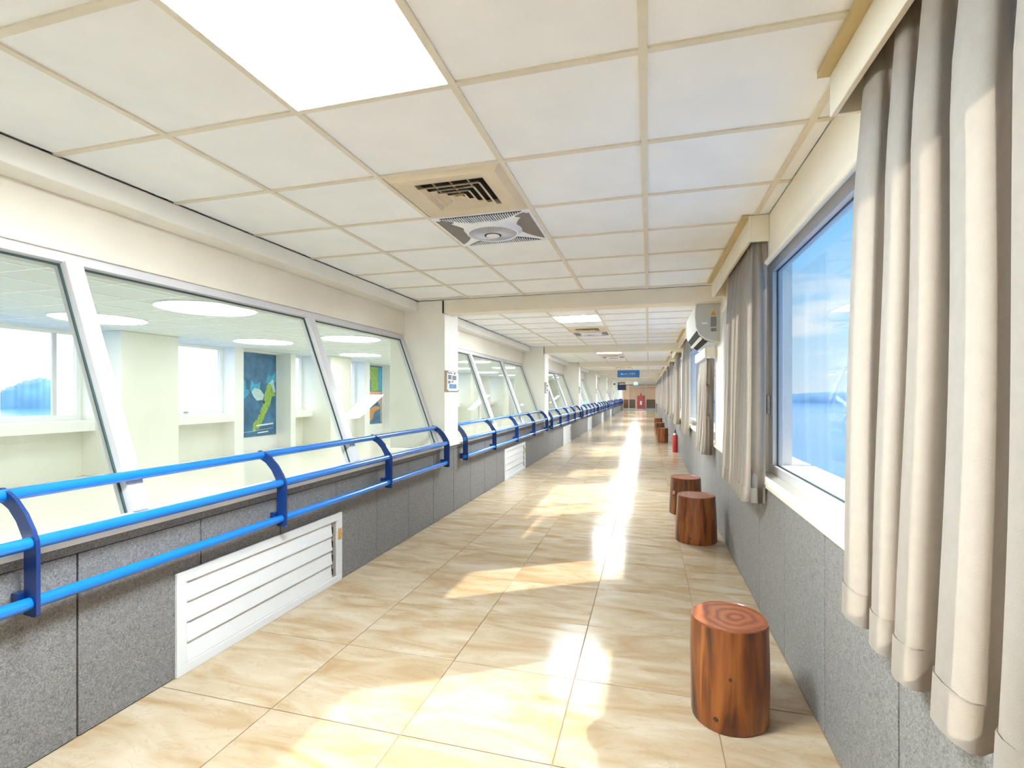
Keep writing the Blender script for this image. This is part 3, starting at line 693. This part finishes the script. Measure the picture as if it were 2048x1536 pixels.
# ------------------------------------------------------------------ fire extinguisher
t = thing('fire_extinguisher', 'red fire extinguisher standing against the right wall below the curtains', 'fire extinguisher', (.59, 11.95, 0))
obj('cylinder', MB().lathe([(.052, 0), (.056, .01), (.056, .36), (.045, .40), (.02, .43), (.018, .45)], 20), 'fire red', t, smooth=40)
obj('valve', MB().tube((0, 0, .45), (0, 0, .49), .016, 10).box(-.01, .01, -.06, .03, .488, .50).box(-.01, .01, -.07, .02, .51, .52), 'black plastic', t)
obj('hose', MB().path([(0, .02, .47), (0, .06, .46), (.0, .075, .40), (0, .07, .22), (0, .065, .12)], .009, 8), 'black plastic', t, smooth=60)
obj('collar', MB().lathe([(.046, .395), (.05, .405), (.03, .43)], 16), 'steel', t)

# ------------------------------------------------------------------ hanging sign, screen, exit sign, camera
t = thing('hanging_sign', 'blue hanging sign with white marks under the far ceiling', 'sign', (-.624, 16.4, 1.872), None); t.scale = (.911,) * 3
bd = obj('board', MB().bbox(-.38, .38, -.02, .02, 0, .255, .004), 'sign blue', t)
mk = [(-.26, -.20, .12, .15), (-.20, -.17, .105, .13), (-.15, -.125, .11, .125), (-.115, -.085, .115, .14), (-.075, -.05, .11, .125), (-.02, -.012, .085, .15),
      (.05, .058, .10, .16), (.07, .078, .10, .16), (.05, .078, .125, .132), (.115, .123, .10, .165), (.14, .165, .155, .162), (.14, .148, .10, .16), (.16, .168, .10, .155), (.20, .235, .15, .157), (.21, .225, .10, .15), (.2, .208, .1, .125)]
ic = MB().prism([(-.27, .115), (-.235, .16), (-.185, .125), (-.19, .105), (-.25, .105)], 'y', -.022, -.02); obj('arrow_mark', ic, 'letter white', bd)
for (a, c, e_, g_) in mk[1:]: obj('letter_stroke', MB().box(a, c, -.022, -.02, e_, g_), 'letter white', bd)
for x in (-.3, .3): obj('hanger_rod', MB().tube((x, 0, .255), (x, 0, (CH - 1.872) / .911), .005, 6), 'steel', t)
t = thing('wall_screen', 'dark blue flat screen hung on the left near the corridor end', 'screen', (-1.85, 36.5, 1.64))
obj('screen_body', MB().bbox(-.30, .30, -.03, .03, 0, .40, .01), 'black plastic', t)
obj('screen_glass', MB().box(-.27, .27, -.032, -.03, .03, .37), 'screen', t)
obj('arm', MB().box(-.28, -.2, 0, .06, .38, .55).box(-.28, .25, 0, .06, .47, .56), 'brown panel', t)
t = thing('exit_sign', 'small green hanging exit sign at the far ceiling', 'exit sign', (-.80, 33.5, 1.94))
obj('light_box', MB().bbox(-.13, .13, -.03, .03, 0, .15, .005), 'exit green', t)
obj('rod', MB().tube((0, 0, .15), (0, 0, CH - 1.94), .008, 6), 'steel', t)
t = thing('security_camera', 'small dark security camera on the left near the far pillars', 'camera', (-1.95, 30.0, 1.98))
obj('dome', MB().lathe([(.01, -.09), (.05, -.075), (.065, -.03), (.065, 0)], 14), 'black plastic', t, smooth=50)
obj('mount', MB().tube((0, 0, 0), (0, 0, CH - 1.98), .03, 8), 'white plastic', t)

# ------------------------------------------------------------------ end wall
we = struct('wall_end', MB().box(-2.9, .9, YE, YE + .15, 0, CH + .1), 'peach wall', 'peach end wall of the corridor with low brown panels', 'wall')
for (a, c, m_) in ((-2.05, -1.66, 'brown panel'), (-1.58, -1.08, 'olive panel'), (-.15, .55, 'olive panel')):
    obj('wall_board', MB().bbox(a, c, YE - .02, YE, .16, .90, .004), m_, we)
obj('skirting', MB().box(-2.2, .66, YE - .03, YE, 0, .14), 'white plastic', we)
for x in (-2.13, -1.62, -1.03, -.22, .6): obj('upright', MB().box(x - .025, x + .025, YE - .035, YE, .0, 2.2 if x in (-2.13, -1.62, .6, -.22) else .95), 'pale paint', we)
obj('top_rail', MB().box(-2.2, .66, YE - .03, YE, 1.98, 2.05), 'pale paint', we)
struct('wall_behind', MB().box(-2.9, .9, Y0 - .12, Y0, 0, CH + .1), 'cream paint', 'cream wall closing the corridor behind the camera', 'wall')
t = thing('fire_cabinet', 'tall red fire cabinet against the far end wall', 'fire cabinet', (-.62, 43.3, 0))
obj('body', MB().bbox(-.30, .30, -.12, .26, .12, 1.22, .01), 'fire red', t)
obj('plinth', MB().box(-.31, .31, -.12, .26, 0, .12), 'white plastic', t)
obj('door', MB().bbox(-.26, .26, -.135, -.12, .17, 1.15, .004), 'fire red', t)
obj('label_plate', MB().box(-.07, .08, -.14, -.135, .45, .78), 'paper', t)
obj('alarm_lamp', MB().lathe([(.05, 1.22), (.05, 1.34), (.03, 1.40), (.02, 1.48)], 12), 'fire red', t, smooth=50)
# ------------------------------------------------------------------ hall beyond the slanted windows
HX, HXW = -8.6, -8.97
HY0, HY1 = -6.0, 36.0
hf = struct('floor_hall', MB().box(-9.3, -2.27, HY0, HY1, -.06, 0), 'hall floor tile', 'pale tiled floor of the hall beyond the left windows', 'floor')
hc = struct('ceiling_hall', MB().box(-9.3, -2.76, HY0, HY1, CH, CH + .1), 'hall ceiling', 'pale gridded ceiling of the hall beyond the left windows', 'ceiling')
x = -2.95
while x > -8.6: obj('grid_bar', MB().box(x - .014, x + .014, HY0, 16, CH - .006, CH), 'hall bar', hc); x -= .605
y = -2.6
while y < 16: obj('grid_bar', MB().box(HX, -2.76, y - .013, y + .013, CH - .005, CH), 'hall bar', hc); y += .605
for n, (a, c) in enumerate(((HY0 - .12, HY0), (HY1, HY1 + .12))):
    struct('wall_hall_%s' % ('near', 'far')[n], MB().box(-9.3, -2.27, a, c, 0, CH + .1), 'hall paint', 'pale wall closing the %s end of the hall beyond the left windows' % ('near', 'far')[n], 'wall')
# outer wall of the hall: a row of bays, each window | pier | poster recess | pier | window, columns between
hw = struct('wall_hall', MB().box(HXW - .03, HXW + .1, HY0, HY1, 2.31, CH), 'hall paint', 'pale outer wall of the hall with windows and recesses', 'wall')
P5 = 5.37 * 1.06
def hcol(y0, y1): obj('column', MB().bbox(HXW + .02, -8.05, y0, y1, 0, CH, .01), 'hall paint', hw)
def hpier(y0, y1, x0=HX): obj('pier', MB().bbox(HXW - .1, x0, y0, y1, 0, CH, .005), 'hall white', hw)
def hshelf(y0, y1): obj('shelf', MB().bbox(HXW, HX, y0, y1, .74, .905, .006), 'hall white', hw)
hwin = []
def hwindow(y0, y1, muls=()):
    n = len(hwin) + 1
    o_ = struct('window_%d' % (30 + n), MB().box(HXW - .02, HXW + .05, y0, y1, .905, 1.0), 'hall white', 'bright outer window of the hall beyond the left glass, %s along' % (ORD + ['tenth', 'eleventh', 'twelfth', 'thirteenth', 'fourteenth'])[n - 1], 'window')
    obj('frame_top', MB().box(HXW - .02, HXW + .05, y0, y1, 2.28, CH), 'hall white', o_)
    for yy in (y0, y1 - .07): obj('frame_side', MB().box(HXW - .02, HXW + .05, yy, yy + .07, 1.0, 2.28), 'hall white', o_)
    for yy in muls: obj('mullion', MB().box(HXW - .01, HXW + .03, yy - .03, yy + .03, 1.0, 2.28), 'white aluminium', o_)
    ed = [y0 + .07] + list(muls) + [y1 - .07]
    for p_, q_ in zip(ed, ed[1:]): obj('pane', MB().box(HXW, HXW + .006, p_, q_, 1.0, 2.28), M_glassH, o_)
    obj('latch', MB().box(HXW + .05, HXW + .065, (y0 + y1) / 2 - .05, (y0 + y1) / 2 + .05, .955, .97), 'steel', o_)
    hwin.append(o_)
    hshelf(y0, y1); obj('low_wall', MB().box(HXW - .03, HXW + .06, y0, y1, 0, .74), 'hall paint', hw)
def recess(y0, y1): obj('recess_back', MB().box(HXW - .1, HXW - .05, y0, y1, 0, CH), 'hall white', hw)
hpier(-6, -4.4); hwindow(-4.4, .4, (-2.0,)); hpier(.4, .8); hcol(.8, 1.8); hwindow(1.8, 5.93, (3.4, 5.57))
hcol(5.93, 6.93)
hwindow(6.93, 8.72); hpier(8.72, 8.97); recess(8.97, 10.46); hpier(10.46, 10.64)
hwindow(10.64, 11.3); hcol(11.3, 12.25); hpier(12.25, 12.5)
hwindow(12.5, 13.8); hpier(13.8, 14.1); recess(14.1, 15.6); hpier(15.6, 15.8)
hwindow(15.8, 16.6); hcol(16.6, 17.6)
for k in range(3):
    b = 17.6 + 5.4 * k
    hwindow(b, b + 1.8); hpier(b + 1.8, b + 2.1); recess(b + 2.1, b + 3.4); hpier(b + 3.4, b + 3.7); hwindow(b + 3.7, b + 4.4); hcol(b + 4.4, b + 5.4)
hpier(33.8, 36)
# round ceiling lights
for (x, y, n) in ((-5.03, 4.70, 'near the slanted glass before the poster'), (-7.15, 7.95, 'above the blue poster'), (-5.23, 7.95, 'past the second mullion'), (-7.1, 4.95, 'behind the first mullion'), (-7.1, 11.2, 'above the second hall column'), (-5.2, 11.2, 'beside the first pillar'), (-5.1, 1.4, 'left of the frame'), (-7.1, 1.4, 'left of the frame by the outer wall'),
                  (-5.2, 14.5, 'in the second bay view'), (-7.1, 14.5, 'above the colourful poster'), (-5.2, 18, 'in the far hall'), (-7.1, 18, 'in the far hall by the outer wall')) + tuple((xx, 21.5 + 3.6 * i, '%s, added for brightness, %s from the hall end' % ('of the outer row' if xx < -6 else 'of the inner row', ORD[3 - i])) for i in range(4) for xx in (-4.9, -7.1)):  # far lamps of both rows are added to brighten the dark hall end
    t = thing('round_ceiling_light', 'round glowing hall ceiling light %s' % n, 'ceiling light', (x, y, CH), 'round lights in the hall ceiling')
    obj('ring', MB().lathe([(.52, -.012), (.535, -.012), (.535, -.002), (.52, -.002)], 40), 'hall white', t)
    obj('diffuser', MB().lathe([(.515, -.003), (.515, -.014), (.50, -.018)], 40), 'round lamp panel', t)
# posters
def poster(y0, y1, z0, z1, label, shapes, base):
    t = thing('poster', label, 'poster', (HXW - .045, y0, z0), 'tall posters in the hall recesses')
    W, H = y1 - y0, z1 - z0
    sh = obj('sheet', MB().box(0, .012, 0, W, 0, H), base, t)
    for i, (m_, pts) in enumerate(shapes):
        obj('print', MB().prism([(p[0] * W, p[1] * H) for p in pts], 'x', .012, .0125 + .0004 * i), m_, sh)
poster(9.36, 10.42, .33, 2.30, 'tall blue poster with pale green and white shapes seen through the glass', [
    ('poster cyan', [(0, .5), (.08, .55), (.08, .66), (0, .7)]), ('poster cyan', [(.0, .44), (.18, .52), (.18, .56), (0, .57)]),
    ('poster cyan', [(.2, .56), (.24, .68), (.34, .62), (.5, .66), (.48, .54), (.3, .52)]),
    ('poster cyan', [(.68, .66), (.74, .76), (.84, .72), (.98, .80), (.98, .66), (.8, .62)]),
    ('poster pale', [(.24, .54), (.34, .585), (.5, .565), (.62, .50), (.58, .44), (.40, .43), (.30, .48)]),
    ('poster pale', [(.68, .60), (.76, .64), (.9, .70), (.97, .54), (.88, .48), (.84, .62)]),
    ('poster green', [(.64, .52), (.72, .62), (.80, .645), (.92, .54), (.98, .49), (.86, .48), (.80, .38), (.62, .22), (.44, .08), (.36, .12), (.44, .24), (.60, .40)]),
    ('poster green', [(.28, .06), (.36, .06), (.44, .16), (.38, .2), (.30, .16)]),
    ('black plastic', [(.58, .42), (.64, .43), (.62, .38)]), ('black plastic', [(.47, .27), (.50, .29), (.51, .26)]),
    ('letter white', [(0, .055), (.9, .085), (.9, .088), (0, .059)]), ('letter white', [(.38, .118), (.9, .132), (.9, .150), (.38, .136)]), ('letter white', [(.42, .03), (.74, .04), (.74, .055), (.42, .045)])], 'poster blue')
poster(14.5, 15.55, .33, 2.30, 'tall poster of green, orange and dark blue shapes by the pillar', [
    ('poster green', [(.32, .56), (.30, .75), (.22, .98), (.72, .98), (.76, .57)]), ('poster cyan', [(.76, .57), (.72, .98), (.98, .98), (.98, .57)]),
    ('poster skin', [(.04, .35), (.04, .555), (1., .555), (.6, .43), (.3, .36)]), ('poster grey', [(.62, .43), (1, .54), (1, .02), (.9, .02), (.86, .3)]),
    ('poster orange', [(.0, .10), (.2, .04), (.42, .1), (.5, .2), (.84, .26), (.8, .3), (.5, .3), (.2, .24)]), ('poster skin', [(.12, .78), (.2, .87), (.3, .8), (.22, .73)])], 'poster blue')
# ------------------------------------------------------------------ outside
sea = struct('sea', MB().box(XO + .3, 4000, -3000, 5000, -9, -8.0).box(-4000, -12, -3000, 5000, -9, -8.0), 'sea', 'blue sea outside the windows', 'sea')
def ridge(name, label, pts, dist_dir, h, m_, depth=60):
    mb = MB(); n = len(pts)
    for (x, y, hh) in pts:
        d = Vector((x, y, 0)).normalized(); s_ = Vector((-d.y, d.x, 0))
        p = Vector((x, y, 0))
        mb.v += [tuple(p - d * 10 + Vector((0, 0, -9))), tuple(p + Vector((0, 0, hh * .55))), tuple(p + d * depth * .5 + Vector((0, 0, hh))), tuple(p + d * depth + Vector((0, 0, -9)))]
    for i in range(n - 1):
        for j in range(3): mb.f.append((i * 4 + j, (i + 1) * 4 + j, (i + 1) * 4 + j + 1, i * 4 + j + 1))
        mb.f.append((i * 4 + 3, (i + 1) * 4 + 3, (i + 1) * 4, i * 4))
    mb.f += [(0, 1, 2, 3), tuple((n - 1) * 4 + j for j in (3, 2, 1, 0))]
    return struct(name, mb, m_, label, 'hill', smooth=80)
rg = random.Random(5)
pts = []
for i in range(60):
    a = math.radians(-5 + i * 1.5); hh = 1.3 + 700 * .006 * (.75 + .3 * math.sin(i * .9) + .2 * rg.random() + .25 * math.sin(i * .37))
    pts.append((700 * math.sin(a), 700 * math.cos(a), hh))
ridge('hill_right', 'low haze-blue hills on the horizon beyond the sea', pts, 0, 0, 'hill haze blue')
pts = []
for i in range(30):
    a = math.radians(-61.3 + i * .115); u = i / 29; hh = 1.3 + 500 * .024 * min(1, (u * 1.5 + .02) ** .6) * (1 - .25 * max(0, u - .8) * 5) + rg.random() * 1.6
    pts.append((500 * math.sin(a), 500 * math.cos(a), hh))
ridge('hill_left', 'haze-blue wooded hill seen through the hall window', pts, 0, 0, 'hill haze blue')
